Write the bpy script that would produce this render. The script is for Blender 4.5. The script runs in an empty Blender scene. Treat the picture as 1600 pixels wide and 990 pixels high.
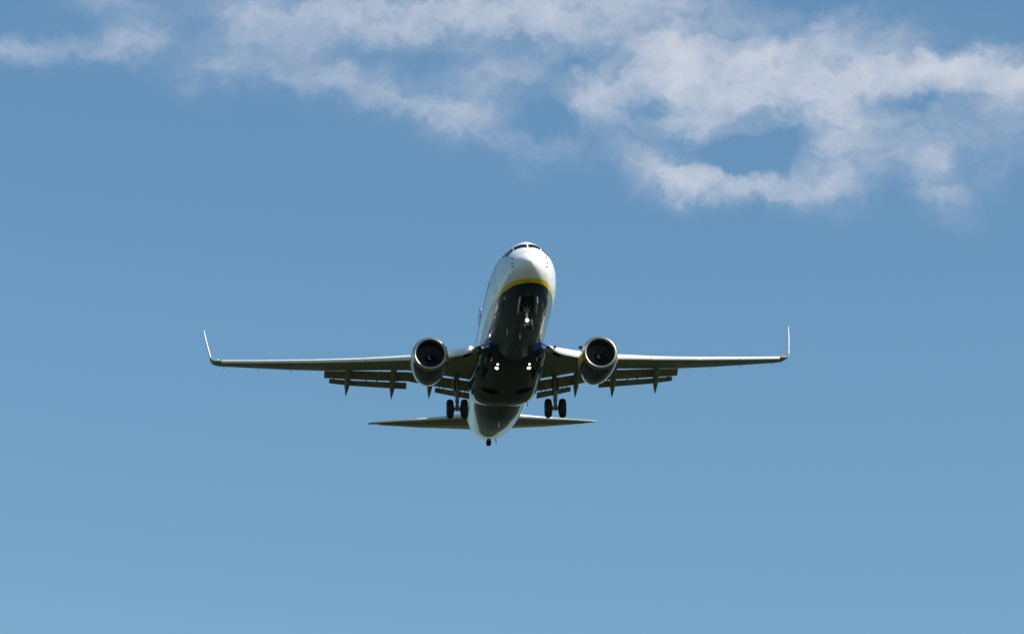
import bpy, bmesh, math, random
from mathutils import Vector, Matrix
random.seed(7)
PI = math.pi
R = math.radians
sc = bpy.context.scene
col = sc.collection

# ------------------------------------------------------------------ camera
cd = bpy.data.cameras.new('camera'); cam = bpy.data.objects.new('camera', cd); col.objects.link(cam)
cam.location = (0, 0, 1.7); cam.rotation_euler = (R(90 + 15.5), 0, 0)
cd.sensor_width = 36; cd.lens = 141.25; cd.clip_start = 0.5; cd.clip_end = 60000
sc.camera = cam
sc.render.resolution_x = 1024; sc.render.resolution_y = 633

# ------------------------------------------------------------------ colour management
sc.view_settings.view_transform = 'Standard'; sc.view_settings.look = 'None'
sc.view_settings.gamma = 1; sc.view_settings.use_curve_mapping = False
sc.view_settings.exposure = 0.5
sc.render.engine = 'CYCLES'
sc.cycles.max_bounces = 8; sc.cycles.glossy_bounces = 5; sc.cycles.diffuse_bounces = 3
sc.cycles.use_denoising = True

# ------------------------------------------------------------------ sun
SUN_EL = 43.0; SUN_AZ = 112.0            # azimuth from +Y (view direction) towards +X (right)
sd = Vector((math.cos(R(SUN_EL)) * math.sin(R(SUN_AZ)), math.cos(R(SUN_EL)) * math.cos(R(SUN_AZ)), math.sin(R(SUN_EL))))
sl = bpy.data.lights.new('sun', 'SUN'); so = bpy.data.objects.new('sun', sl); col.objects.link(so)
so.location = (60, 0, 120)
so.rotation_euler = sd.to_track_quat('Z', 'Y').to_euler()
sl.energy = 5.0; sl.angle = R(0.5); sl.color = (1.0, 0.955, 0.88)

# ------------------------------------------------------------------ world: sky with thin broken cloud
w = bpy.data.worlds.new('World'); sc.world = w; w.use_nodes = True
nt = w.node_tree; N = nt.nodes; L = nt.links
for n in list(N): N.remove(n)
w.cycles.sampling_method = 'MANUAL'; w.cycles.sample_map_resolution = 512
def nd(t, **k):
    n = N.new(t)
    for a, b in k.items(): setattr(n, a, b)
    return n
def mth(op, a, b=None, c=None, clamp=False):
    n = nd('ShaderNodeMath', operation=op); n.use_clamp = clamp
    for i, v in enumerate((a, b, c)):
        if v is None: continue
        if isinstance(v, (int, float)): n.inputs[i].default_value = v
        else: L.new(v, n.inputs[i])
    return n.outputs[0]
def vmth(op, a, b=None, scale=None):
    n = nd('ShaderNodeVectorMath', operation=op)
    for i, v in enumerate((a, b)):
        if v is None: continue
        if isinstance(v, tuple): n.inputs[i].default_value = v
        else: L.new(v, n.inputs[i])
    if scale is not None: n.inputs['Scale'].default_value = scale
    return n.outputs['Value'] if op == 'DOT_PRODUCT' else n.outputs[0]
sky = nd('ShaderNodeTexSky', sky_type='NISHITA')
sky.sun_disc = False; sky.sun_elevation = R(SUN_EL); sky.sun_rotation = R(SUN_AZ)
sky.altitude = 0; sky.air_density = 1.0; sky.dust_density = 0.5; sky.ozone_density = 2.0
tc = nd('ShaderNodeTexCoord')
D = tc.outputs['Generated']
sep = nd('ShaderNodeSeparateXYZ'); L.new(D, sep.inputs[0])
az = mth('MULTIPLY', mth('ARCTAN2', sep.outputs[0], sep.outputs[1]), 180 / PI)
el = mth('MULTIPLY', mth('ARCSINE', sep.outputs[2]), 180 / PI)
cmb = nd('ShaderNodeCombineXYZ'); L.new(az, cmb.inputs[0]); L.new(el, cmb.inputs[1])
P0 = cmb.outputs[0]                      # (azimuth, elevation) in degrees
def noise(vec, scale, detail, rough, lac=2.0, dist=0.0, out='Fac'):
    n = nd('ShaderNodeTexNoise'); n.inputs['Scale'].default_value = scale
    n.inputs['Detail'].default_value = detail; n.inputs['Roughness'].default_value = rough
    n.inputs['Lacunarity'].default_value = lac; n.inputs['Distortion'].default_value = dist
    L.new(vec, n.inputs['Vector']); return n.outputs[out]
warp = vmth('SCALE', vmth('SUBTRACT', noise(P0, 1.9, 5, .56, out='Color'), (.5, .5, .5)), scale=.80)
P1 = vmth('ADD', P0, warp)
# soft cloud banks: (azimuth, elevation, half length, half height, tilt, amount), all in degrees of sky
BANKS = [
 (60,90,75,17,0,.50),(215,72,60,26,14,.62),(130,95,60,14,0,.30),(335,112,56,28,8,.62),(180,8,60,26,0,.48),(10,88,30,10,-10,.3),
 (500,18,150,38,0,.62),(400,40,60,30,0,.35),(650,34,160,42,0,.72),(850,14,130,38,0,.9),(960,30,110,42,0,.9),(1070,60,55,55,0,.62),(740,10,120,30,0,.55),
 (440,92,60,38,-20,.42),(520,105,60,24,0,.4),(575,150,95,24,-14,.55),(680,168,100,30,-8,.62),(735,140,50,45,30,.5),(795,212,45,24,-40,.55),(865,228,45,20,0,.28),(800,110,60,20,0,.35),
 (915,145,36,36,0,.7),(985,125,70,36,0,.62),(960,180,50,36,-40,.5),(1060,110,60,50,0,.7),
 (1130,130,100,55,0,.92),(1230,125,90,48,0,.85),(1100,185,70,30,0,.6),(1200,170,70,26,0,.6),(1300,170,60,30,0,.5),
 (1450,126,150,27,-4,1.9),(1590,146,80,28,-8,1.8),(1345,125,60,28,10,.8),
 (1030,265,52,28,-25,1.35),(1075,285,60,20,0,.8),(1160,285,80,18,-5,.8),(1245,305,70,20,-8,.72),(1305,265,50,45,40,.62),(1290,225,40,45,20,.55),(1350,200,50,40,0,.48),
 (1462,255,26,50,-10,.62),(1405,235,60,40,0,.42),(1560,235,40,60,-40,.36),(1480,325,50,22,-40,.45),(1520,190,60,24,10,.4),
 (1290,60,90,30,20,.42),(1180,35,80,24,0,.3),(1400,75,80,24,10,.3),(1240,90,80,30,0,.4),
 (290,55,80,50,0,.07),(520,60,160,60,0,.16),(1000,110,260,90,0,.20),(1400,190,240,90,0,.27),(150,30,120,40,0,.08),
 # gaps of clear sky
 (905,98,34,13,20,-.6),(1022,170,38,14,10,-.75),(1190,235,85,28,5,-.85),(990,104,30,8,8,-.4),(1425,180,80,14,-4,-.5),(560,85,50,18,0,-.35),(700,95,80,14,0,-.25),(860,190,40,20,0,-.45),(1270,10,60,20,0,-.4),
]
acc = None
for (u, v, ru, rv, rot, amp) in BANKS:
    e_ = 15.5 + (495 - v) / 109.6; a_ = (u - 800) / 109.6 / math.cos(R(e_))
    m = nd('ShaderNodeMapping', vector_type='TEXTURE')
    m.inputs['Location'].default_value = (a_, e_, 0); m.inputs['Rotation'].default_value = (0, 0, R(rot))
    m.inputs['Scale'].default_value = (ru / 109.6 * 1.15, rv / 109.6 * 1.15, 1)
    L.new(P1, m.inputs['Vector'])
    g = mth('EXPONENT', mth('MULTIPLY', vmth('DOT_PRODUCT', m.outputs[0], m.outputs[0]), -1.0))
    acc = mth('MULTIPLY', g, amp) if acc is None else mth('MULTIPLY_ADD', g, amp, acc)
st = nd('ShaderNodeMapping'); st.inputs['Scale'].default_value = (.8, 1.8, 1); st.inputs['Rotation'].default_value = (0, 0, R(10))
L.new(P1, st.inputs['Vector'])
f1 = noise(st.outputs[0], 1.35, 6, .55)
f2 = noise(st.outputs[0], 6.0, 6, .6)
fb = mth('MULTIPLY_ADD', f2, .22, mth('MULTIPLY', f1, .93))      # about 0.57 mean
dens = mth('MULTIPLY', acc, mth('MULTIPLY_ADD', mth('SUBTRACT', fb, .57), 2.9, .95))
# far from these banks the rest of the sky carries broken cloud of its own
f3 = noise(D, 3.2, 8, .6)
hi = nd('ShaderNodeMapRange'); hi.interpolation_type = 'SMOOTHSTEP'; L.new(el, hi.inputs['Value'])
hi.inputs['From Min'].default_value = 22; hi.inputs['From Max'].default_value = 38; hi.inputs['To Max'].default_value = 1.0
sd3 = mth('MULTIPLY', mth('MULTIPLY', mth('SUBTRACT', f3, .52), 5.0, clamp=True), hi.outputs[0])
dens = mth('MAXIMUM', dens, sd3)
opac = mth('MULTIPLY', mth('SUBTRACT', 1.0, mth('EXPONENT', mth('MULTIPLY', mth('POWER', mth('MAXIMUM', dens, 0.0), 1.35), -.68))), .90)
cc = nd('ShaderNodeMix', data_type='RGBA'); L.new(opac, cc.inputs[0])
tint = nd('ShaderNodeMix', data_type='RGBA', blend_type='MULTIPLY'); tint.inputs[0].default_value = 1.0
L.new(sky.outputs[0], tint.inputs[6])
tg = nd('ShaderNodeMapRange'); L.new(el, tg.inputs['Value']); tg.inputs['From Min'].default_value = 10; tg.inputs['From Max'].default_value = 20
tgm = nd('ShaderNodeMix', data_type='RGBA'); L.new(tg.outputs[0], tgm.inputs[0]); tgm.inputs[6].default_value = (.64, .84, .88, 1); tgm.inputs[7].default_value = (.70, .925, .955, 1)
L.new(tgm.outputs[2], tint.inputs[7])
L.new(tint.outputs[2], cc.inputs[6]); cc.inputs[7].default_value = (5.0, 5.25, 6.1, 1)
cv = nd('ShaderNodeMapRange'); L.new(noise(P1, .9, 5, .55), cv.inputs['Value']); cv.inputs['From Min'].default_value = .35; cv.inputs['From Max'].default_value = .65
cw = nd('ShaderNodeMix', data_type='RGBA'); L.new(cv.outputs[0], cw.inputs[0]); cw.inputs[6].default_value = (4.3, 4.75, 5.5, 1); cw.inputs[7].default_value = (5.45, 5.6, 6.2, 1)
L.new(cw.outputs[2], cc.inputs[7])
bg = nd('ShaderNodeBackground'); bg.inputs['Strength'].default_value = 0.09
L.new(cc.outputs[2], bg.inputs['Color'])
wo = nd('ShaderNodeOutputWorld'); L.new(bg.outputs[0], wo.inputs['Surface'])

# ------------------------------------------------------------------ materials
def mat(name, base, rough=.5, metal=0.0, coat=0.0, var=0.0, vscale=2.0, spec=.5, emit=None, estr=0.0, rvar=0.0):
    m = bpy.data.materials.new(name); m.use_nodes = True
    t = m.node_tree; b = t.nodes['Principled BSDF']
    b.inputs['Base Color'].default_value = (*base, 1); b.inputs['Roughness'].default_value = rough
    b.inputs['Metallic'].default_value = metal; b.inputs['Coat Weight'].default_value = coat
    b.inputs['Coat Roughness'].default_value = .04; b.inputs['Specular IOR Level'].default_value = spec
    if emit: b.inputs['Emission Color'].default_value = (*emit, 1); b.inputs['Emission Strength'].default_value = estr
    if var or rvar:
        c = t.nodes.new('ShaderNodeTexCoord'); mp = t.nodes.new('ShaderNodeMapping')
        mp.inputs['Scale'].default_value = (3.0, .45, 3.0)      # grime runs aft with the airflow
        n = t.nodes.new('ShaderNodeTexNoise'); n.inputs['Scale'].default_value = vscale; n.inputs['Detail'].default_value = 6
        t.links.new(c.outputs['Object'], mp.inputs[0]); t.links.new(mp.outputs[0], n.inputs['Vector'])
        if var:
            mr = t.nodes.new('ShaderNodeMapRange'); t.links.new(n.outputs['Fac'], mr.inputs['Value'])
            mr.inputs['From Min'].default_value = .3; mr.inputs['From Max'].default_value = .7
            mr.inputs['To Min'].default_value = 1 - var; mr.inputs['To Max'].default_value = 1 + var * .4
            mx = t.nodes.new('ShaderNodeMix'); mx.data_type = 'RGBA'; mx.blend_type = 'MULTIPLY'; mx.inputs[0].default_value = 1
            mx.inputs[6].default_value = (*base, 1); t.links.new(mr.outputs[0], mx.inputs[7]); t.links.new(mx.outputs[2], b.inputs['Base Color'])
        if rvar:
            m2 = t.nodes.new('ShaderNodeMapRange'); t.links.new(n.outputs['Fac'], m2.inputs['Value'])
            m2.inputs['To Min'].default_value = max(0, rough - rvar); m2.inputs['To Max'].default_value = rough + rvar
            t.links.new(m2.outputs[0], b.inputs['Roughness'])
    return m
WHITE = (.80, .80, .79); NAVY = (.005, .016, .048); YEL = (.80, .50, .012)
M = {
 'white': mat('white_paint', WHITE, .22, coat=.6, var=.06),
 'wing_grey_bounce': mat('wing_grey_bounce_paint', (.31, .32, .24), .55, var=.25, vscale=1.5, spec=.18),  # grey paint with green ground bounce tinted into the base colour
 'flap_grey_bounce': mat('flap_grey_bounce_paint', (.23, .24, .18), .55, var=.3, vscale=2.5, spec=.18),  # same olive bounce tint put into the darker flap colour
 'slat': mat('slat_white', (.82, .81, .79), .35, var=.08),
 'navy': mat('navy_gloss_paint', NAVY, .12, coat=.0, rvar=.08, spec=.32),
 'blue': mat('royal_blue_paint', (.012, .055, .26), .15, coat=.6),
 'yellow': mat('yellow_paint', YEL, .3),
 'metal': mat('polished_metal', (.44, .425, .40), .38, metal=1.0, var=.08),
 'steel': mat('gear_steel', (.22, .225, .235), .42, metal=.4, var=.2),
 'gear_white': mat('gear_white_paint', (.55, .55, .54), .4, var=.2),
 'rubber': mat('tyre_rubber', (.018, .018, .02), .75),
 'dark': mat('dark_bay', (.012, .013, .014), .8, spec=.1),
 'fan': mat('fan_titanium', (.10, .115, .14), .55, metal=.4),
 'inlet': mat('inlet_liner', (.035, .04, .045), .6, spec=.2),
 'glass': mat('cockpit_glass', (.004, .005, .007), .04, spec=.35),
 'winglass': mat('cabin_window_glass', (.02, .03, .05), .06),
 'lamp': mat('lit_lamp', (1, 1, 1), .3, emit=(1, .90, .84), estr=5.0),
 'lamp_small': mat('lit_small_lamp', (1, 1, 1), .3, emit=(1, .80, .66), estr=2.2),
 'green': mat('green_navigation_glass', (0, .2, .05), .2, emit=(.03, 1.0, .15), estr=.8),
 'red': mat('red_navigation_glass', (.3, .01, .01), .2, emit=(1.0, .04, .03), estr=1.1),
 'exhaust': mat('exhaust_metal', (.22, .20, .18), .4, metal=.9),
}
def livery(name, zb_curve, thick_curve, ymax, zscale):
    """white over navy with a yellow line: the boundary height follows a curve along the length"""
    m = bpy.data.materials.new(name); m.use_nodes = True
    t = m.node_tree; b = t.nodes['Principled BSDF']; n = t.nodes.new; k = t.links.new
    c = n('ShaderNodeTexCoord'); s = n('ShaderNodeSeparateXYZ'); k(c.outputs['Object'], s.inputs[0])
    def ma(op, a, bb):
        q = n('ShaderNodeMath'); q.operation = op
        for i, v in enumerate((a, bb)):
            if isinstance(v, (int, float)): q.inputs[i].default_value = v
            else: k(v, q.inputs[i])
        return q.outputs[0]
    yn = ma('DIVIDE', s.outputs[1], ymax)
    def curve(pts):
        f = n('ShaderNodeFloatCurve'); cu = f.mapping.curves[0]
        pp = [(y / ymax, (z + zscale) / (2 * zscale)) for y, z in pts]
        cu.points[0].location = pp[0]; cu.points[1].location = pp[-1]
        for q in pp[1:-1]: cu.points.new(*q)
        for q in cu.points: q.handle_type = 'VECTOR'
        f.mapping.update(); k(yn, f.inputs['Value'])
        return ma('SUBTRACT', ma('MULTIPLY', f.outputs[0], 2 * zscale), zscale)
    zb = curve(zb_curve); th = curve(thick_curve)
    below = ma('LESS_THAN', s.outputs[2], zb)
    belowY = ma('LESS_THAN', s.outputs[2], ma('ADD', zb, th))
    # grime
    mp = n('ShaderNodeMapping'); mp.inputs['Scale'].default_value = (3, .35, 3); k(c.outputs['Object'], mp.inputs[0])
    nz = n('ShaderNodeTexNoise'); nz.inputs['Scale'].default_value = 1.8; nz.inputs['Detail'].default_value = 7; k(mp.outputs[0], nz.inputs['Vector'])
    mr = n('ShaderNodeMapRange'); k(nz.outputs[0], mr.inputs['Value']); mr.inputs['From Min'].default_value = .35; mr.inputs['From Max'].default_value = .7
    mr.inputs['To Min'].default_value = 1.0; mr.inputs['To Max'].default_value = .93
    nr = n('ShaderNodeMapRange'); k(nz.outputs[0], nr.inputs['Value']); nr.inputs['From Min'].default_value = .4; nr.inputs['From Max'].default_value = .75
    nr.inputs['To Min'].default_value = 1.0; nr.inputs['To Max'].default_value = 3.2
    def mix(fac, a, bb, mode='MIX'):
        q = n('ShaderNodeMix'); q.data_type = 'RGBA'; q.blend_type = mode
        for i, v in ((0, fac), (6, a), (7, bb)):
            if isinstance(v, tuple): q.inputs[i].default_value = (*v, 1)
            elif isinstance(v, (int, float)): q.inputs[i].default_value = v
            else: k(v, q.inputs[i])
        return q.outputs[2]
    wcol = mix(1.0, WHITE, mr.outputs[0], 'MULTIPLY'); ncol = mix(1.0, NAVY, nr.outputs[0], 'MULTIPLY')
    seam = ma('LESS_THAN', ma('ABSOLUTE', ma('SUBTRACT', s.outputs[1], 1.18), 0), .012)
    wcol = mix(seam, wcol, (.40, .40, .40))
    cfin = mix(below, mix(belowY, wcol, YEL), ncol)
    k(cfin, b.inputs['Base Color'])
    b.inputs['Roughness'].default_value = .3; b.inputs['Specular IOR Level'].default_value = .1; b.inputs['Coat Weight'].default_value = .62; b.inputs['Coat IOR'].default_value = 1.45
    cr = n('ShaderNodeMapRange'); k(nz.outputs[0], cr.inputs['Value']); cr.inputs['From Min'].default_value = .3; cr.inputs['From Max'].default_value = .75
    cr.inputs['To Min'].default_value = .006; cr.inputs['To Max'].default_value = .035; k(cr.outputs[0], b.inputs['Coat Roughness'])
    return m
M['fuselage'] = livery('fuselage_livery', [(0,-1.8),(.95,-1.47),(1.9,-1.35),(3,-1.26),(4.5,-1.10),(5.8,-.98),(8.3,-.79),(11,-.66),(14,-.60),(20,-.75),(24,-1.25),(26,-1.30),(28,-1.20),(30,-1.02),(31,-.94),(32,-.92),(32.8,-1.5),(33,-1.9),(40,-1.9)],
                       [(0,.20),(3,.18),(6,.15),(14,.11),(20,.08),(22,-.05),(40,-.05)], 40.0, 2.0)
M['nacelle'] = livery('nacelle_livery', [(0,-.38),(1,-.36),(2,-.30),(3,-.25),(5,-.2)], [(0,.33),(5,.26)], 5.0, 1.5)

# ------------------------------------------------------------------ mesh helpers (x = across, y = aft, z = up, metres, origin at the nose)
def interp(tab, x):
    xs = [a for a, b in tab]; ys = [b for a, b in tab]
    if x <= xs[0]: return ys[0]
    if x >= xs[-1]: return ys[-1]
    n = len(xs); d = [(ys[i+1]-ys[i])/(xs[i+1]-xs[i]) for i in range(n-1)]
    def m(i):
        if i == 0: return d[0]
        if i == n-1: return d[-1]
        if d[i-1]*d[i] <= 0: return 0.
        h0 = xs[i]-xs[i-1]; h1 = xs[i+1]-xs[i]; w1 = 2*h1+h0; w2 = h1+2*h0
        return (w1+w2)/(w1/d[i-1]+w2/d[i])
    i = 0
    while x > xs[i+1]: i += 1
    h = xs[i+1]-xs[i]; t = (x-xs[i])/h
    return ys[i]*(2*t**3-3*t*t+1)+m(i)*h*(t**3-2*t*t+t)+ys[i+1]*(3*t*t-2*t**3)+m(i+1)*h*(t**3-t*t)

def make(name, verts, faces, m, parent=None, smooth=True, sharp=35, mats=None, fm=None):
    me = bpy.data.meshes.new(name); me.from_pydata([tuple(v) for v in verts], [], faces)
    bm = bmesh.new(); bm.from_mesh(me); bmesh.ops.remove_doubles(bm, verts=bm.verts, dist=1e-5)
    bmesh.ops.recalc_face_normals(bm, faces=bm.faces); bm.to_mesh(me); bm.free()
    for x in (mats or [m]): me.materials.append(x)
    if fm and len(me.polygons) == len(fm):
        for p, i in zip(me.polygons, fm): p.material_index = i
    if smooth:
        me.polygons.foreach_set('use_smooth', [True]*len(me.polygons))
        me.set_sharp_from_angle(angle=R(sharp))
    me.update()
    o = bpy.data.objects.new(name, me); col.objects.link(o)
    if parent is not None: o.parent = parent
    return o

class Mesh:
    """collects pieces of one part, each piece with its own material index"""
    def __init__(s): s.v = []; s.f = []; s.m = []
    def add(s, v, f, mi=0):
        o = len(s.v); s.v += [tuple(a) for a in v]; s.f += [tuple(i+o for i in q) for q in f]; s.m += [mi]*len(f); return s
    def loft(s, rings, caps=(True, True), mi=0, closed=True):
        n = len(rings[0]); v = [p for r in rings for p in r]; f = []
        for i in range(len(rings)-1):
            for j in range(n if closed else n-1):
                k = (j+1) % n; f.append((i*n+j, i*n+k, (i+1)*n+k, (i+1)*n+j))
        if caps[0]: f.append(tuple(range(n))[::-1])
        if caps[1]: f.append(tuple((len(rings)-1)*n+j for j in range(n)))
        return s.add(v, f, mi)
    def tube(s, pts, rad, n=12, mi=0, caps=(True, True)):
        pts = [Vector(p) for p in pts]
        if not isinstance(rad, (list, tuple)): rad = [rad]*len(pts)
        rings = []
        for i, p in enumerate(pts):
            d = (pts[min(i+1, len(pts)-1)]-pts[max(i-1, 0)]).normalized()
            a = d.cross(Vector((0, 0, 1)) if abs(d.z) < .9 else Vector((1, 0, 0))).normalized(); b = d.cross(a)
            rings.append([p+(a*math.cos(2*PI*j/n)+b*math.sin(2*PI*j/n))*rad[i] for j in range(n)])
        return s.loft(rings, caps, mi)
    def lathe(s, c, axis, prof, n=32, mi=0, caps=(True, True)):
        """prof = list of (distance along axis, radius)"""
        c = Vector(c); d = Vector(axis).normalized()
        a = d.cross(Vector((0, 0, 1)) if abs(d.z) < .9 else Vector((1, 0, 0))).normalized(); b = d.cross(a)
        return s.loft([[c+d*h+(a*math.cos(2*PI*j/n)+b*math.sin(2*PI*j/n))*r for j in range(n)] for h, r in prof], caps, mi)
    def box(s, c, size, rot=None, mi=0):
        c = Vector(c); x, y, z = [q/2 for q in size]; v = [Vector((a*x, b*y, d*z)) for a in (-1, 1) for b in (-1, 1) for d in (-1, 1)]
        if rot: v = [rot @ q for q in v]
        return s.add([q+c for q in v], [(0,1,3,2),(4,6,7,5),(0,4,5,1),(2,3,7,6),(0,2,6,4),(1,5,7,3)], mi)
    def slab(s, quad, th, mi=0):
        """a plate: a polygon given thickness along its normal"""
        q = [Vector(p) for p in quad]; n = (q[1]-q[0]).cross(q[2]-q[0]).normalized()*th/2
        k = len(q); v = [p+n for p in q]+[p-n for p in q]
        f = [tuple(range(k)), tuple(range(2*k-1, k-1, -1))]+[(i, i+k, (i+1) % k+k, (i+1) % k) for i in range(k)]
        return s.add(v, f, mi)
    def build(s, name, mats, parent=None, smooth=True, sharp=35):
        if not isinstance(mats, (list, tuple)): mats = [mats]
        me = bpy.data.meshes.new(name); me.from_pydata(s.v, [], s.f)
        for x in mats: me.materials.append(x)
        me.polygons.foreach_set('material_index', s.m)
        bm = bmesh.new(); bm.from_mesh(me); bmesh.ops.recalc_face_normals(bm, faces=bm.faces); bm.to_mesh(me); bm.free()
        if smooth:
            me.polygons.foreach_set('use_smooth', [True]*len(me.polygons)); me.set_sharp_from_angle(angle=R(sharp))
        me.update(); o = bpy.data.objects.new(name, me); col.objects.link(o)
        if parent is not None: o.parent = parent
        return o

# ------------------------------------------------------------------ ground: one big grass field with darker woods, plus a pale near side added as bounce fill
g = Mesh(); RG = 14000.0; rings = []
for r in (0.01, 40, 120, 400, 1200, 3500, RG):
    rings.append([(r*math.cos(2*PI*j/96), r*math.sin(2*PI*j/96), 0) for j in range(96)])
g.loft(rings, (True, False))
gm = bpy.data.materials.new('grass_field'); gm.use_nodes = True
t = gm.node_tree; b = t.nodes['Principled BSDF']; b.inputs['Roughness'].default_value = .9; b.inputs['Specular IOR Level'].default_value = .1
c = t.nodes.new('ShaderNodeTexCoord')
def gn(scale, det, vec=None):
    q = t.nodes.new('ShaderNodeTexNoise'); q.inputs['Scale'].default_value = scale; q.inputs['Detail'].default_value = det
    t.links.new(vec or c.outputs['Object'], q.inputs['Vector']); return q.outputs['Fac']
def ramp(src, pts):
    q = t.nodes.new('ShaderNodeValToRGB'); e = q.color_ramp.elements
    e[0].position = pts[0][0]; e[0].color = (*pts[0][1], 1); e[1].position = pts[-1][0]; e[1].color = (*pts[-1][1], 1)
    for p, cc_ in pts[1:-1]: x = e.new(p); x.color = (*cc_, 1)
    t.links.new(src, q.inputs[0]); return q.outputs[0]
ga = ramp(gn(.012, 8), [(.35, (.014, .021, .010)), (.5, (.020, .027, .013)), (.65, (.029, .034, .017))])
gb = ramp(gn(.004, 5), [(.50, (0, 0, 0)), (.54, (1, 1, 1))])
mx = t.nodes.new('ShaderNodeMix'); mx.data_type = 'RGBA'; t.links.new(gb, mx.inputs[0]); t.links.new(ga, mx.inputs[6]); mx.inputs[7].default_value = (.010, .017, .007, 1)
sp_ = t.nodes.new('ShaderNodeSeparateXYZ'); t.links.new(c.outputs['Object'], sp_.inputs[0])
wob = t.nodes.new('ShaderNodeMath'); wob.operation = 'MULTIPLY_ADD'; t.links.new(gn(.02, 4), wob.inputs[0]); wob.inputs[1].default_value = 60; t.links.new(sp_.outputs[1], wob.inputs[2])
edge = t.nodes.new('ShaderNodeMapRange'); t.links.new(wob.outputs[0], edge.inputs['Value']); edge.inputs['From Min'].default_value = 138; edge.inputs['From Max'].default_value = 146; edge.inputs['To Min'].default_value = 1; edge.inputs['To Max'].default_value = 0
bounce_patch = ramp(gn(.05, 8), [(.3, (.13, .125, .060)), (.7, (.19, .18, .095))])  # unseen pale patch on the camera side, added to bounce light onto the nose
mx2 = t.nodes.new('ShaderNodeMix'); mx2.data_type = 'RGBA'; t.links.new(edge.outputs[0], mx2.inputs[0]); t.links.new(mx.outputs[2], mx2.inputs[6]); t.links.new(bounce_patch, mx2.inputs[7])
t.links.new(mx2.outputs[2], b.inputs['Base Color'])
go = g.build('ground', gm); go['kind'] = 'structure'

# ------------------------------------------------------------------ the airliner
plane = bpy.data.objects.new('airliner', None); col.objects.link(plane)
plane.location = (1.024, 206.911, 62.781); plane.rotation_euler = (R(-2.519), R(-1.536), R(4.296))
plane.empty_display_size = 3
plane['label'] = 'white twin engined passenger jet with navy belly and yellow line coming in overhead, wheels down'
plane['category'] = 'airplane'

TOP = [(0,-.60),(.06,-.44),(.2,-.27),(.5,-.02),(1.0,.29),(1.5,.58),(1.75,.74),(2.3,1.17),(2.7,1.40),(3.3,1.62),(4.2,1.79),(5.2,1.86),(6.5,1.88),(30,1.88),(33,1.80),(36,1.52),(38,1.22)]
BOT = [(0,-.60),(.06,-.76),(.2,-.93),(.5,-1.15),(1.0,-1.41),(1.6,-1.63),(2.5,-1.85),(3.5,-2.0),(5,-2.1),(6.5,-2.13),(24.5,-2.13),(27,-1.95),(30,-1.54),(32,-1.20),(33.8,-.82),(36,.0),(38,.78)]
WID = [(0,0),(.06,.17),(.2,.36),(.5,.62),(1.0,.92),(1.6,1.15),(2.2,1.32),(3,1.49),(4,1.65),(5.2,1.77),(6.5,1.85),(8,1.88),(25,1.88),(28,1.76),(31,1.58),(33,1.33),(34.5,1.05),(36,.70),(38,.24)]
ZC = [(0,-.60),(.5,-.52),(1.5,-.36),(3,-.14),(5,-.03),(6.5,0),(25,0),(30,.22),(34,.58),(38,1.0)]
UPX = [(.3, 2.0), (1.2, 1.86), (2.2, 1.72), (3.2, 1.74), (4.4, 1.88), (6.5, 2.0)]
def fus(y, a, off=0.0):
    def p(y, a):
        wv = interp(WID, y); zc = interp(ZC, y); h = (interp(TOP, y)-zc) if math.sin(a) >= 0 else (zc-interp(BOT, y))
        ca, sa = math.cos(a), math.sin(a)
        if sa > 0 and .3 < y < 6.5:
            ex = 2/interp(UPX, y); ca = math.copysign(abs(ca)**ex, ca); sa = abs(sa)**ex
        return Vector((wv*ca, y, zc+h*sa))
    q = p(y, a)
    if off:
        e = 1e-3; n = (p(y+e, a)-p(y-e, a)).cross(p(y, a+e)-p(y, a-e))
        if n.length > 0:
            n.normalize()
            if n.dot(Vector((math.cos(a), 0, math.sin(a)))) < 0: n = -n
            q = q+n*off
    return q
ys = [0.003,.02,.06,.12,.2,.3,.42,.56,.72,.9,1.1,1.3,1.5,1.7,1.85,2.0,2.15,2.3,2.5,2.7,2.9,3.1,3.4,3.8,4.3,4.9,5.6,6.5]+[7.5+i*.9 for i in range(20)]+[25.2+.5*i for i in range(26)]
NA = 72
f = Mesh(); f.loft([[fus(y, 2*PI*j/NA) for j in range(NA)] for y in ys])
fuselage = f.build('fuselage', M['fuselage'], plane, sharp=60)

def patch(name, pts, mt, off=.006, th=.02, parent=None, n=6):
    """a pane that follows the skin: pts = four corners as (aft, angle)"""
    v = []; nn = n+1
    for lay in (off, off-th):
        for i in range(nn):
            for j in range(nn):
                s, q = i/n, j/n
                y = (pts[0][0]*(1-s)+pts[1][0]*s)*(1-q)+(pts[3][0]*(1-s)+pts[2][0]*s)*q
                a = (pts[0][1]*(1-s)+pts[1][1]*s)*(1-q)+(pts[3][1]*(1-s)+pts[2][1]*s)*q
                v.append(fus(y, R(a), lay))
    fc = []; o = nn*nn
    for i in range(n):
        for j in range(n):
            k = i*nn+j; fc.append((k, k+1, k+nn+1, k+nn)); fc.append((o+k, o+k+nn, o+k+nn+1, o+k+1))
    for i in range(n):
        for a, b_ in ((i, i+1), (n*nn+i+1, n*nn+i)): fc.append((a, a+o, b_+o, b_))
        for a, b_ in (((i+1)*nn, i*nn), (i*nn+n, (i+1)*nn+n)): fc.append((a, a+o, b_+o, b_))
    return make(name, v, fc, mt, parent, sharp=50)
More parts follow.
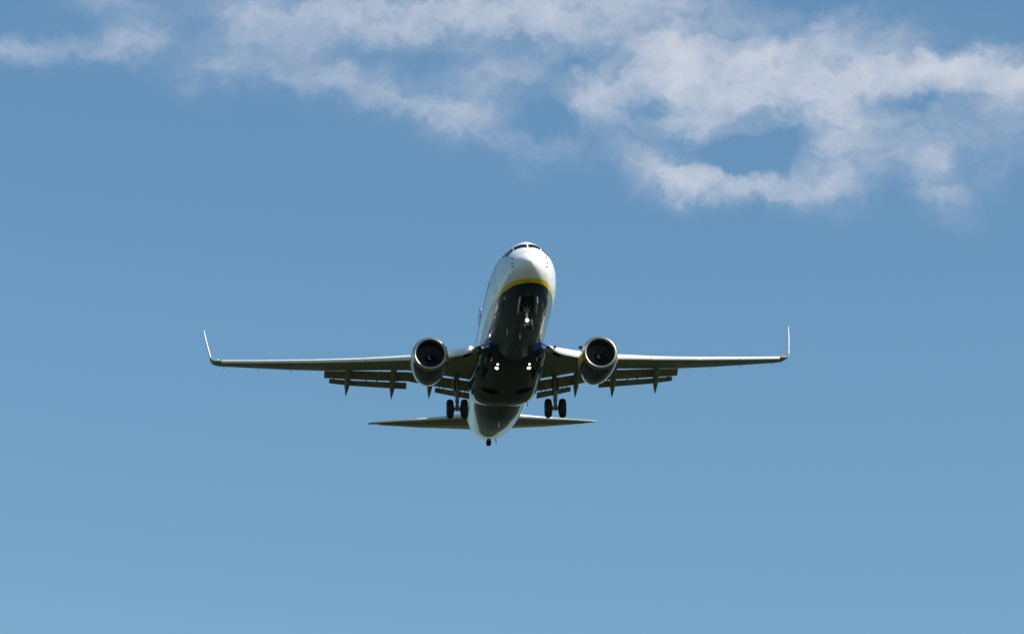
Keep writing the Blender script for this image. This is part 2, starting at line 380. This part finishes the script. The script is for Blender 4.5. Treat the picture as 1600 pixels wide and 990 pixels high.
for s in (-1, 1):
    A = (lambda a: 180-a) if s < 0 else (lambda a: a)
    patch('windshield', [(2.19, A(87.5)), (1.81, A(87)), (2.10, A(53)), (2.62, A(56.5))], M['glass'], parent=fuselage)
    patch('side_cockpit_window', [(2.70, A(54)), (2.16, A(50)), (2.30, A(30)), (2.92, A(34))], M['glass'], parent=fuselage)
    patch('side_cockpit_window', [(3.00, A(40)), (2.98, A(30)), (3.35, A(29)), (3.30, A(37))], M['glass'], parent=fuselage)
    for y_, a_ in ((1.30, 29), (1.02, 4), (.98, -9)):
        p = fus(y_, R(A(a_)), .0); q = fus(y_, R(A(a_)), .07)
        t_ = Mesh(); t_.tube([p, q], [.032, .026], 8); t_.build('pitot_probe', M['dark'], fuselage)
    # cabin doors, and one blade of windows after another
    for k in range(44):
        y_ = 5.9+k*.508
        if 17.2 < y_ < 17.6: continue
        c0 = fus(y_, R(A(5.5)), 0); v = []
        for lay in (.004, -.02):
            for j in range(12):
                th = 2*PI*j/12; dy = .12*abs(math.cos(th))**.7*math.copysign(1, math.cos(th)); da = 5.2*abs(math.sin(th))**.7*math.copysign(1, math.sin(th))
                v.append(fus(y_+dy, R(A(5.5+da)), lay))
        fc = [tuple(range(12)), tuple(range(23, 11, -1))]+[(j, j+12, (j+1) % 12+12, (j+1) % 12) for j in range(12)]
        make('cabin_window', v, fc, M['winglass'], fuselage, smooth=False)
    # door outline strips
    for y0, y1 in ((4.15, 5.0),):
        dm = Mesh()
        for (ya, aa, yb, ab) in ((y0, -22, y0, 34), (y1, -22, y1, 34), (y0, 34, y1, 34), (y0, -22, y1, -22)):
            n_ = 12; ra = []
            for i in range(n_+1):
                yy = ya+(yb-ya)*i/n_; a2 = aa+(ab-aa)*i/n_
                if ya == yb: ra.append([fus(yy-.012, R(A(a2)), .004), fus(yy+.012, R(A(a2)), .004), fus(yy+.012, R(A(a2)), -.01), fus(yy-.012, R(A(a2)), -.01)])
                else: ra.append([fus(yy, R(A(a2-.4)), .004), fus(yy, R(A(a2+.4)), .004), fus(yy, R(A(a2+.4)), -.01), fus(yy, R(A(a2-.4)), -.01)])
            dm.loft(ra)
        dm.build('cabin_door', M['flap_grey_bounce'], fuselage, smooth=False)
        patch('door_window', [(4.48, A(17)), (4.48, A(24)), (4.66, A(24)), (4.66, A(17))], M['winglass'], off=.005, parent=fuselage, n=2)

# airline title wrapped on both flanks
def title(side):
    cu = bpy.data.curves.new('airline_title', 'FONT'); cu.body = 'RYANAIR'; cu.size = 1.55; cu.extrude = 0; cu.offset = .035; cu.space_character = 1.08
    to = bpy.data.objects.new('airline_title', cu); col.objects.link(to)
    dg = bpy.context.evaluated_depsgraph_get(); me = bpy.data.meshes.new_from_object(to.evaluated_get(dg)); bpy.data.objects.remove(to)
    bm = bmesh.new(); bm.from_mesh(me)
    for k in range(1, 14):
        bmesh.ops.bisect_plane(bm, geom=bm.verts[:]+bm.edges[:]+bm.faces[:], plane_co=(0, k*.1, 0), plane_no=(0, 1, 0))
    xs_ = [v.co.x for v in bm.verts]; x0, x1 = min(xs_), max(xs_)
    for v in bm.verts:
        s_ = (v.co.x-x0)/(x1-x0); h = v.co.y
        y_ = (5.4+s_*9.6) if side > 0 else (15.0-s_*9.6)
        a_ = R(12)+h/1.88
        q = fus(y_, a_ if side > 0 else PI-a_, .008); v.co = q
    bmesh.ops.recalc_face_normals(bm, faces=bm.faces)
    bm.to_mesh(me); bm.free(); me.materials.append(M['blue'])
    o = bpy.data.objects.new('airline_title', me); col.objects.link(o); o.parent = fuselage
title(-1); title(1)

# belly fairing
def fair_ring(y):
    wv = interp([(12.0, 1.5), (13.0, 1.84), (14.2, 2.0), (20.5, 2.03), (22, 1.95), (23.4, 1.7), (24.2, 1.4)], y)
    zb = interp([(12.0, -1.9), (13.0, -2.14), (14.2, -2.27), (20.3, -2.30), (21.5, -2.22), (22.6, -1.98), (23.6, -1.65), (24.2, -1.4)], y)
    zt = interp([(12.0, -1.2), (13.0, -.95), (14.2, -.75), (20.5, -.62), (22, -.66), (24.2, -.9)], y)
    r = []
    for j in range(56):
        a = 2*PI*j/56; ex = 2/2.7 if math.sin(a) < 0 else 1
        cx = math.copysign(abs(math.cos(a))**ex, math.cos(a)); sz = math.copysign(abs(math.sin(a))**ex, math.sin(a))
        zm = zt-.25; r.append((wv*cx, y, zm+(zt-zm)*sz if sz > 0 else zm+(zm-zb)*sz))
    return r
bf = Mesh(); bf.loft([fair_ring(y) for y in (12.0, 12.4, 12.8, 13.2, 13.7, 14.2, 15.5, 17, 18.5, 20, 20.6, 21.1, 21.6, 22.1, 22.6, 23.1, 23.6, 24.0, 24.2)])
fairing = bf.build('belly_fairing', M['navy'], plane, sharp=50)
for s in (-1, 1):
    ww = Mesh(); rr = []     # wheel well: its shade put in as a flush dark disc, no recess
    def under(x, y, d):
        rg = fair_ring(y); wv = max(p[0] for p in rg); zb = min(p[2] for p in rg); zm = max(p[2] for p in rg)-.25
        return (x, y, zm+(zb-zm)*(max(0, 1-abs(x/wv)**2.7))**(1/2.7)-d)
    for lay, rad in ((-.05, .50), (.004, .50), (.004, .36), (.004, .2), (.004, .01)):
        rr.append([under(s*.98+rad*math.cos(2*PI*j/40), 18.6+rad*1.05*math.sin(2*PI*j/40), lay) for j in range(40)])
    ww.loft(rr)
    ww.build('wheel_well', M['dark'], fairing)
    ll = Mesh(); ll.lathe((s*.91, 14.15, -2.17), (0, -1, -.15), [(-.25, .13), (.0, .13), (.01, .125)], 20); ll.build('landing_light_housing', M['steel'], fairing)
    le = Mesh(); le.lathe((s*.91, 14.11, -2.175), (0, -1, -.15), [(0, .115), (.03, .10), (.05, .06)], 20); le.build('landing_light', M['lamp'], fairing)
    le = Mesh(); le.lathe((s*.90, 13.55, -2.14), (0, -1, -.15), [(-.25, .065), (.05, .065), (.08, .04)], 16); le.build('taxi_light', M['lamp_small'], fairing)
    sc_ = Mesh()  # ram air inlet scoop on the front shoulder of the fairing
    sc_.loft([[(s*(1.42+.20*cx), y, -1.86+.12*cz-dz) for cx, cz in [(math.cos(2*PI*j/14), math.sin(2*PI*j/14)) for j in range(14)]] for y, dz in ((12.75, .06), (12.9, .09), (13.6, .1), (14.6, .06))])
    sc_.build('air_scoop', [M['navy']], fairing)
    si = Mesh(); si.loft([[(s*(1.42+.17*math.cos(2*PI*j/14)), y, -1.92+.085*math.sin(2*PI*j/14)-.02) for j in range(14)] for y in (12.742, 12.80)]); si.build('scoop_mouth', M['dark'], fairing)

# ---- wings
LEZ = [(0, -1.32), (2.0, -1.24), (3.7, -1.20), (6.45, -.94), (11.3, -.30), (16.5, .56)]
TEZ = [(0, -1.0), (2.0, -.82), (3.8, -.52), (5.6, -.24), (10.5, .10), (16.5, .80)]
def LEY(x): return 13.4+(x-1.88)*.60 if x < 4.83 else 15.17+(x-4.83)*.525
def TEY(x): return 20.9 if x < 5.6 else 20.9+(x-5.6)*.215
def foil(le, te, up, tu, tl, n=14, sharp_te=.006):
    """closed airfoil ring from leading edge le to trailing edge te"""
    le, te, up = Vector(le), Vector(te), Vector(up); r = []
    sh = lambda s: (1.4845*math.sqrt(s)-.63*s-1.758*s*s+1.4215*s**3-.5075*s**4)*2.0
    for i in range(n+1):
        s = 1-(i/n); s = s**1.6; r.append(le.lerp(te, s)+up*(tu*sh(s)+sharp_te))
    for i in range(1, n+1):
        s = (i/n)**1.6; r.append(le.lerp(te, s)-up*(tl*sh(s)+sharp_te))
    return r
UP = Vector((0, 0, 1))
for s in (-1, 1):
    wm = Mesh(); rings = []
    for x in (1.2, 2.0, 3.0, 3.9, 4.83, 5.6, 7, 8.5, 10.5, 12.5, 14.5, 16.0, 16.5):
        ly, ty = LEY(x)+.22, TEY(x); c_ = ty-ly
        rings.append(foil((s*x, ly, interp(LEZ, x)+.01), (s*x, ty, interp(TEZ, x)+.03), UP, c_*.062, c_*.030+.01))
    wm.loft(rings, (True, True)); wing = wm.build('wing', M['wing_grey_bounce'], plane, sharp=40)
    # leading edge slats: crescent sections in front of the wing
    def slat_ring(x, top, bot, chord, lead=0.0):
        y0 = LEY(x)-lead; zm = (top+bot)/2; hh = (top-bot)/2; r = []
        out = [(chord, .92), (chord*.6, 1.0), (chord*.3, .86), (chord*.12, .6), (chord*.03, .28), (0, 0), (.015, -.4), (.045, -.75), (.09, -1.0)]
        inn = [(.115, -.90), (.11, -.4), (.14, .05), (chord*.35, .55), (chord*.65, .84)]
        return [(s*x, y0+a, zm+b*hh) for a, b in out+inn]
    def slat(x0, x1, t0, b0, t1, b1, n=6):
        m_ = Mesh(); m_.loft([slat_ring(x0+(x1-x0)*i/n, t0+(t1-t0)*i/n, b0+(b1-b0)*i/n, .55-.015*(x0+(x1-x0)*i/n)) for i in range(n+1)])
        return m_.build('slat', M['slat'], wing, sharp=50)
    zt = lambda x: interp([(1.9, -1.045), (3.8, -1.0), (6.45, -.81), (11.3, -.185), (16.55, .66)], x)
    zbm = lambda x: interp([(3.8, -1.45), (6.45, -1.12), (11.3, -.42), (16.55, .46)], x)
    ed = [5.55, 8.3, 11.1, 13.9, 16.45]
    for a_, b_ in zip(ed[:-1], ed[1:]):
        slat(a_+.012, b_-.012, zt(a_), zbm(a_), zt(b_), zbm(b_))
    kf = Mesh()
    kf.loft([slat_ring(x, zt(x), z2, .5) for x, z2 in ((1.86, -1.09), (2.05, -1.14), (2.2, -1.25), (2.35, -1.36), (2.65, -1.43), (3.0, -1.45), (3.6, -1.455), (4.25, -1.43))])
    kf.build('krueger_flap', M['slat'], wing, sharp=50)
    kd = Mesh(); kd.slab([(s*1.95, 13.72, -1.15), (s*2.75, 14.10, -1.42), (s*2.75, 14.5, -1.44), (s*1.95, 14.4, -1.22)], .03); kd.build('krueger_bay', M['dark'], wing)
    # flaps: leading edge line and trailing edge line at stations along the span
    def flap(name, st, mt, thick):
        m_ = Mesh(); rr = []
        for x, y0, z0, y1, z1 in st:
            d = Vector((0, y1-y0, z1-z0)); c_ = d.length; up = Vector((0, -d.z, d.y)).normalized()
            rr.append(foil((s*x, y0, z0), (s*x, y1, z1), up, c_*thick, c_*.02, n=8, sharp_te=.004))
        m_.loft(rr); return m_.build(name, mt, wing, sharp=45)
    flap('flap', [(5.592, 20.95, -.30, 21.50, -.70), (7.0, 21.24, -.17, 21.80, -.56), (8.8, 21.62, 0.0, 22.20, -.34), (10.45, 21.98, .12, 22.55, -.14)], M['flap_grey_bounce'], .10)
    flap('aft_flap', [(5.66, 21.53, -.77, 21.96, -1.04), (7.0, 21.84, -.62, 22.24, -.86), (8.8, 22.23, -.405, 22.62, -.61), (10.15, 22.50, -.20, 22.92, -.35)], M['flap_grey_bounce'], .08)
    flap('flap', [(1.98, 20.95, -.90, 21.50, -1.36), (3.0, 20.95, -.73, 21.50, -1.19), (4.1, 20.95, -.555, 21.50, -1.0), (5.588, 20.95, -.30, 21.50, -.70)], M['flap_grey_bounce'], .10)
    flap('aft_flap', [(1.98, 21.53, -1.43, 21.90, -1.70), (3.0, 21.53, -1.26, 21.90, -1.49), (4.0, 21.53, -1.085, 21.90, -1.27)], M['flap_grey_bounce'], .08)
    # little hinge brackets bridging the slots
    for x in (6.2, 7.4, 8.0, 9.9):
        y_ = TEY(x)+.62; z_ = interp([(5.6, -.74), (7, -.59), (8.8, -.37), (10.45, -.17)], x)
        br = Mesh(); br.box((s*x, y_, z_), (.05, .16, .10)); br.build('flap_bracket', M['dark'], wing)
    for x in (2.25, 2.5, 3.5, 3.75):
        br = Mesh(); br.box((s*x, 21.51, interp([(2, -1.41), (4, -1.06)], x)), (.05, .16, .11)); br.build('flap_bracket', M['steel'], wing)
    # flap track fairings
    for (xs0, xt, dy, dz) in ((8.95, 9.17, 0, 0), (6.42, 6.52, -.57, -.40), (4.25, 4.32, -.80, -.46)):
        m_ = Mesh(); rr = []
        for y, z, hw, hh in ((19.5, .02, .02, .03), (19.9, -.03, .09, .10), (20.5, -.10, .16, .19), (21.2, -.20, .19, .25), (21.9, -.38, .19, .27), (22.5, -.62, .15, .22), (23.0, -.85, .075, .12), (23.38, -1.01, .008, .012)):
            fr = (y-19.5)/3.88; zz = z+dz*(0.62+.38*fr); xx = xs0+(xt-xs0)*fr
            rr.append([(s*(xx+hw*math.cos(2*PI*j/16)), y+dy, zz+hh*math.sin(2*PI*j/16)) for j in range(16)])
        m_.loft(rr); m_.build('flap_track_fairing', M['flap_grey_bounce'], wing, sharp=60)
    # winglet, with its blend
    wl = Mesh(); rr = []
    for (x, ly, lz, ty, tz, nx, nz, tk) in ((16.5, 21.30, .57, 23.24, .83, 0, 1, .085), (16.8, 21.52, .64, 23.30, .90, -.15, 1, .075), (17.0, 21.75, .78, 23.40, 1.02, -.55, .9, .065), (17.10, 22.0, 1.0, 23.5, 1.22, -.9, .5, .055),
                                       (17.17, 22.35, 1.35, 23.65, 1.5, -1, .18, .07), (17.30, 23.0, 2.1, 24.0, 2.2, -1, .16, .065), (17.42, 23.7, 2.85, 24.35, 2.95, -1, .16, .055), (17.48, 24.1, 3.38, 24.55, 3.42, -1, .16, .026)):
        up = Vector((s*nx, 0, nz)).normalized(); rr.append(foil((s*x, ly, lz), (s*x, ty, tz), up, tk, tk*.8, n=9))
    wl.loft(rr[:4], (True, False), mi=1); wl.loft(rr[3:], (False, True), mi=0)
    winglet = wl.build('winglet', [M['white'], M['wing_grey_bounce']], wing, sharp=50)
    nl = Mesh(); nl.lathe((s*16.66, 21.46, .70), (0, -1, 0), [(-.10, .05), (0, .055), (.03, .03), (.04, .01)], 14)
    nl.build('navigation_light', M['green'] if s < 0 else M['red'], wing)
    # root landing light in the leading edge (the starboard one faces the camera)
    rl = Mesh(); rl.lathe((s*2.40, 13.66, -1.12), (-.05*s, -1, -.12), [(-.05, .075), (.0, .08), (.03, .05)], 18); rl.build('landing_light', M['lamp'] if s < 0 else M['glass'], wing)
    # underside details: fuel vent, access panels, static wicks
    for x in (7.6, 8.6, 9.6, 11.2, 12.4, 13.6):
        y_ = LEY(x)+.42*(TEY(x)-LEY(x)); 
    for x, y in ((16.3, 23.3), (14.3, 22.85), (12.4, 22.4)):
        wk = Mesh(); z_ = interp(TEZ, x); wk.tube([(s*x, y-.08, z_), (s*x, y+.16, z_-.07)], .012, 6); wk.build('static_wick', M['dark'], wing)

    # ---- tailplane
    tp = Mesh(); rr = []
    for x, ly, lz, ty, tz, tk in ((.3, 33.2, .82, 38.0, 1.10, .19), (1.35, 33.95, .90, 38.05, 1.18, .17), (4.0, 35.85, 1.24, 38.55, 1.46, .11), (6.9, 37.95, 1.66, 39.08, 1.86, .05), (7.17, 38.35, 1.74, 39.12, 1.90, .03)):
        rr.append(foil((s*x, ly, lz), (s*x, ly+(ty-ly)*.72, lz+(tz-lz)*.72), UP, tk, tk*.9, n=10, sharp_te=.02))
    tp.loft(rr); tail = tp.build('tailplane', M['wing_grey_bounce'], plane, sharp=45)
    tl = Mesh(); rr = []
    for x, ly, lz, tk in ((1.1, 33.76, .875, .165), (4.0, 35.84, 1.24, .105), (6.9, 37.94, 1.66, .045)):
        c_ = .20; rr.append([(s*x, ly-.012, lz), (s*x, ly+.05, lz+tk*.62), (s*x, ly+.20, lz+tk*1.03), (s*x, ly+.42, lz+tk*1.45), (s*x, ly+.42, lz), (s*x, ly+.16, lz-tk*.82), (s*x, ly+.05, lz-tk*.55)])
    tl.loft(rr); tl.build('leading_edge', M['slat'], tail, sharp=50)
    el_ = Mesh(); rr = []
    for x, ly, lz, ty, tz, tk in ((.55, 33.4, .84, 37.9, 1.12, .06), (4.0, 35.85, 1.24, 38.55, 1.46, .04), (6.5, 37.66, 1.60, 39.0, 1.80, .022)):
        a_ = .735; y0 = ly+(ty-ly)*a_; z0 = lz+(tz-lz)*a_; rr.append(foil((s*x, y0, z0), (s*x, ty, tz), UP, tk, tk, n=6, sharp_te=.006))
    el_.loft(rr); el_.build('elevator', M['white'], tail, sharp=45)

    # ---- engines
    ex, ey, ez = s*4.815, 12.0, -1.97
    out = [(.0, .845), (.015, .90), (.05, .935), (.12, .97), (.25, 1.01)]
    def eng_ring(y, r, flat=1.0, zo=0.0, n=56):
        q = []
        for j in range(n):
            a = 2*PI*j/n; cx, cz = math.cos(a), math.sin(a); rr_ = r
            if cz < 0: cz *= flat
            q.append((cx*rr_*(1.0+.012*(1-flat)*8), y, cz*rr_+zo))
        return q
    em = Mesh(); prof = [(.27, 1.012, .965), (.6, 1.06, .955), (1.0, 1.085, .95), (1.6, 1.08, .96), (2.2, 1.04, .97), (2.8, .965, .985), (3.3, .875, 1.0), (3.75, .775, 1.0)]
    em.loft([eng_ring(y, r, fl) for y, r, fl in prof]+[eng_ring(3.75, .745), eng_ring(3.2, .74), eng_ring(2.4, .72)], (False, False))
    engine = em.build('engine', M['nacelle'], plane, sharp=50); engine.location = (ex, ey, ez); engine.rotation_euler = (R(-.5), 0, s*R(.8))
    lip = Mesh(); lp = [(.265, 1.010), (.12, .972), (.05, .938), (.012, .898), (0, .862), (.015, .826), (.06, .797), (.14, .778), (.24, .772)]
    lip.loft([eng_ring(y, r, 1-.035*min(1, y/.25)) for y, r in lp], (False, False)); lip.build('inlet_lip', M['metal'], engine, sharp=60)
    il = Mesh(); il.loft([eng_ring(y, r) for y, r in ((.242, .773), (.5, .775), (.8, .785), (1.3, .79))], (False, False)); il.build('inlet_liner', M['inlet'], engine)
    fd = Mesh()
    for k in range(24):       # wide twisted fan blades
        a = 2*PI*k/24; rr = []
        for r_ in (.22, .4, .6, .775):
            tw = R(25+38*(r_-.2)/.58); hc = .075+.05*r_; ca = math.cos(a+.10*r_); sa = math.sin(a+.10*r_)
            tang = Vector((-sa, 0, ca)); c0 = Vector((ca*r_, 1.02, sa*r_)); d = tang*math.sin(tw)+Vector((0, 1, 0))*math.cos(tw)
            nrm = tang*math.cos(tw)-Vector((0, 1, 0))*math.sin(tw)
            rr.append([c0-d*hc, c0+nrm*.010, c0+d*hc, c0-nrm*.010])
        fd.loft(rr)
    fd.lathe((0, 1.22, 0), (0, -1, 0), [(-.01, .79), (0, .79)], 40, mi=1)
    fd.build('fan', [M['fan'], M['dark']], engine, sharp=30)
    sp = Mesh(); sp.lathe((0, .98, 0), (0, -1, 0), [(0, .25), (.10, .21), (.22, .14), (.33, .05), (.37, .005)], 28)
    sp.build('spinner', M['dark'], engine, sharp=60)
    spi = Mesh(); rr = []     # the white swirl on the spinner
    for i in range(19):
        q = i/18; a = 4.6*q+1.0; r_ = .035+.10*q; yy = interp([(.005, .61), (.05, .65), (.14, .76), (.21, .88)], r_)
        for_w = .009+.010*math.sin(PI*q)
        rr.append([(math.cos(a)*(r_+e1), yy-.022+e1*1.2+e2, math.sin(a)*(r_+e1)) for e1, e2 in ((-for_w, 0), (for_w, 0), (for_w, .02), (-for_w, .02))])
    spi.loft(rr); spi.build('spinner_swirl', M['gear_white'], engine, smooth=False)
    co = Mesh(); co.lathe((0, 2.6, -.02), (0, 1, 0), [(0, .62), (.9, .58), (1.5, .48), (2.0, .40), (2.0, .37), (1.6, .37)], 40, caps=(False, False))
    co.lathe((0, 4.0, -.02), (0, 1, 0), [(0, .30), (.55, .26), (.95, .13), (1.1, .02)], 24); co.build('exhaust_nozzle', M['exhaust'], engine)
    py = Mesh(); rr = []
    for y, zt_, zb_, hw in ((1.0, 1.10, .95, .02), (1.6, 1.22, .9, .12), (2.6, 1.22, .7, .20), (3.8, 1.02, .50, .21), (5.6, .95, .62, .17), (7.6, 1.15, .95, .05)):
        rr.append([(-hw, y, zb_), (hw, y, zb_), (hw, y, zt_-.08), (hw*.5, y, zt_), (-hw*.5, y, zt_), (-hw, y, zt_-.08)])
    py.loft(rr); py.build('pylon', M['white'], engine, sharp=50)
    ch = Mesh(); ch.slab([(-s*.80, 1.1, .70), (-s*.80, 1.9, .70), (-s*1.05, 1.9, .92), (-s*1.0, 1.6, .88)], .025); ch.build('nacelle_strake', M['dark'], engine)
    for q in (-1, 1):         # drain and latch covers under the cowl
        dc = Mesh(); dc.lathe((q*.50, 1.35, -.905), (q*.3, -.1, -1), [(-.03, .075), (.015, .07), (.02, .02)], 12); dc.build('latch_cover', M['yellow'] if False else M['steel'], engine)

    # ---- main gear
    mgm = Mesh(); gx, gy, az_ = s*2.86, 19.6, -2.98
    top_ = Vector((gx, 19.45, -.95)); ax = Vector((gx, gy, az_))
    mgm.tube([top_, Vector((gx, 19.53, -1.9))], [.15, .135], 16); mgm.tube([Vector((gx, 19.53, -1.9)), Vector((gx, 19.55, -2.15))], [.16, .16], 16)
    mgm.tube([Vector((gx, 19.54, -2.1)), ax], .085, 14, mi=1)
    mgm.tube([Vector((gx-.36, gy, az_)), Vector((gx+.36, gy, az_))], .075, 14)
    mgm.lathe(ax, (0, 0, 1), [(-.11, .10), (.16, .12), (.18, .08)], 14)
    for q in (-1, 1):         # torque links
        mgm.tube([(gx+q*.07, gy-.06, -2.86), (gx+q*.04, gy-.38, -2.50)], .035, 8); mgm.tube([(gx+q*.04, gy-.38, -2.50), (gx+q*.09, gy-.1, -2.12)], .035, 8)
    mgm.tube([(gx, gy, -1.75), (s*1.75, gy+.1, -1.15)], .065, 10)                    # side brace
    mgm.tube([(gx, gy, -1.85), (gx+s*.05, gy+.9, -.95)], .05, 10)                     # drag strut
    mgm.tube([(gx+s*.14, gy-.12, -1.2), (gx+s*.15, gy-.12, -2.2), (gx+s*.06, gy-.1, -2.8)], .018, 6, mi=1)
    mgm.tube([(gx-s*.14, gy-.12, -1.2), (gx-s*.14, gy-.12, -2.3), (gx-s*.06, gy-.1, -2.85)], .015, 6, mi=1)
    mg = mgm.build('main_landing_gear', [M['steel'], M['metal']], plane)
    for q in (-1, 1):
        wh = Mesh(); cx = gx+q*.415
        wh.lathe((cx-.2, gy, az_), (1, 0, 0), [(0, .30), (.0, .42), (.03, .50), (.09, .545), (.15, .56), (.25, .56), (.31, .545), (.37, .50), (.4, .42), (.4, .30)], 40, mi=0, caps=(False, False))
        wh.lathe((cx-.17, gy, az_), (1, 0, 0), [(0, .08), (.0, .30), (.34, .30), (.34, .08)], 28, mi=1)
        wh.lathe((cx+q*.17, gy, az_), (q, 0, 0), [(-.02, .22), (.0, .24), (.05, .12), (.06, .02)], 20, mi=1)
        wh.lathe((cx-q*.17, gy, az_), (-q, 0, 0), [(0, .22), (.08, .20)], 20, mi=2)
        for gr in (.12, .17, .23, .28):
            wh.lathe((cx-.2+gr-.006, gy, az_), (1, 0, 0), [(0, .5605), (.012, .5605)], 40, mi=2, caps=(False, False))
        wh.build('wheel', [M['rubber'], M['steel'], M['dark']], mg, sharp=45)
    dr = Mesh(); dr.slab([(gx+s*.24, gy-.42, -1.12), (gx+s*.24, gy+.36, -1.12), (gx+s*.22, gy+.30, -1.98), (gx+s*.22, gy-.34, -1.98)], .03); dr.build('gear_door', M['wing_grey_bounce'], mg)

# ---- fin and rudder
fn = Mesh(); rr = []
for z, ly, ty, tk in ((1.5, 30.2, 37.0, .30), (2.2, 31.6, 37.05, .26), (4.0, 33.2, 37.5, .2), (6.5, 35.2, 38.0, .14), (8.7, 36.95, 38.5, .09), (9.05, 37.35, 38.55, .05)):
    rr.append(foil((0, ly, z), (0, ly+(ty-ly)*.98, z), Vector((1, 0, 0)), tk, tk, n=10))
fn.loft(rr); fin = fn.build('vertical_fin', M['blue'], plane, sharp=45)
fe = Mesh(); rr = []
for z, ly, tk in ((2.6, 31.95, .13), (6.5, 35.18, .075), (8.9, 37.1, .05)):
    rr.append([(0, ly-.03, z), (tk*1.0, ly+.14, z), (tk*1.5, ly+.3, z), (0, ly+.3, z), (-tk*1.5, ly+.3, z), (-tk*1.0, ly+.14, z)])
fe.loft(rr); fe.build('leading_edge', M['slat'], fin)
rd = Mesh(); rr = []
for z, y0, y1 in ((1.75, 37.0, 38.7), (5, 37.72, 38.9), (8.9, 38.54, 39.3)):
    rr.append(foil((0, y0, z), (0, y1, z), Vector((1, 0, 0)), .05, .05, n=6))
rd.loft(rr); rd.build('rudder', M['blue'], fin, sharp=45)

# ---- nose gear
ng = Mesh(); ny, nz = 4.0, -2.90
ng.tube([(0, 3.75, -1.7), (0, 3.86, -2.28)], [.095, .09], 14); ng.tube([(0, 3.86, -2.24), (0, ny, nz)], .055, 12, mi=1)
ng.tube([(-.24, ny, nz), (.24, ny, nz)], .045, 10)
ng.tube([(0, 3.80, -2.2), (0, 3.05, -1.72)], .045, 8)
for q in (-1, 1):
    ng.tube([(q*.08, 3.82, -2.16), (q*.28, 3.35, -1.85)], .028, 8); ng.tube([(q*.03, 3.95, -2.82), (q*.03, 4.22, -2.58), (q*.03, 3.95, -2.32)], .022, 6)
ng.box((0, 3.76, -2.13), (.34, .10, .13))
nose_gear = ng.build('nose_landing_gear', [M['steel'], M['metal']], plane)
for q in (-1, 1):
    wh = Mesh(); cx = q*.21
    wh.lathe((cx-.095, ny, nz), (1, 0, 0), [(0, .17), (0, .24), (.02, .30), (.055, .335), (.095, .345), (.135, .335), (.17, .30), (.19, .24), (.19, .17)], 36, caps=(False, False))
    wh.lathe((cx-.08, ny, nz), (1, 0, 0), [(0, .03), (0, .18), (.16, .18), (.16, .03)], 24, mi=1)
    wh.build('wheel', [M['rubber'], M['steel']], nose_gear, sharp=45)
    dr = Mesh(); dr.slab([(q*.47, 2.45, -1.80), (q*.47, 3.75, -1.98), (q*.50, 3.70, -2.38), (q*.50, 2.55, -2.12)], .05); dr.build('gear_door', M['gear_white'], nose_gear)
tl_ = Mesh(); tl_.lathe((0, 3.84, -2.68), (0, -1, -.05), [(-.06, .085), (0, .085), (.03, .05)], 18); tl_.build('taxi_light', M['lamp'], nose_gear)
wb = Mesh(); wb.loft([[fus(y, R(a), .006) for a in (-103, -98, -90, -82, -77)]+[fus(y, R(a), -.02) for a in (-77, -82, -90, -98, -103)] for y in (2.35, 2.8, 3.3, 3.8, 4.3)])
wb.build('nose_gear_well', M['dark'], fuselage, smooth=False)

# ---- tail skid, exhaust, aerials
ts = Mesh(); ts.loft([[(hw*cx, y, z0+hh*cz) for cx, cz in ((-1, 1), (1, 1), (1, -.6), (.6, -1), (-.6, -1), (-1, -.6))] for y, z0, hw, hh in ((33.35, -.82, .09, .10), (33.6, -.86, .15, .16), (33.95, -.91, .14, .17), (34.2, -.72, .10, .16))])
ts.build('tail_skid', M['dark'], plane)
ap = Mesh(); ap.lathe((0, 37.9, 1.0), (0, 1, .05), [(0, .235), (.25, .20), (.25, .17), (.05, .17)], 24, caps=(True, True)); ap.build('tail_exhaust', M['exhaust'], plane)
def blade(y, x, z, h, c_, mt, tilt=0.0):
    m_ = Mesh(); m_.loft([foil((x+tilt*k*h, y+.35*h*k, z-h*k), (x+tilt*k*h, y+.35*h*k+c_*(1-.4*k), z-h*k), Vector((1, 0, 0)), .016, .016, n=5) for k in (0, .5, 1)])
    m_.build('blade_antenna', mt, fuselage)
blade(7.6, -.78, -1.92, .32, .30, M['gear_white']); blade(7.9, -.06, -2.12, .30, .34, M['white']); blade(9.4, 0.03, -2.12, .34, .40, M['navy'])
blade(25.2, .0, -2.10, .36, .34, M['white']); blade(21.3, 1.35, -1.95, .34, .16, M['dark'], .15); blade(33.5, .42, -.72, .32, .12, M['dark'], .1)
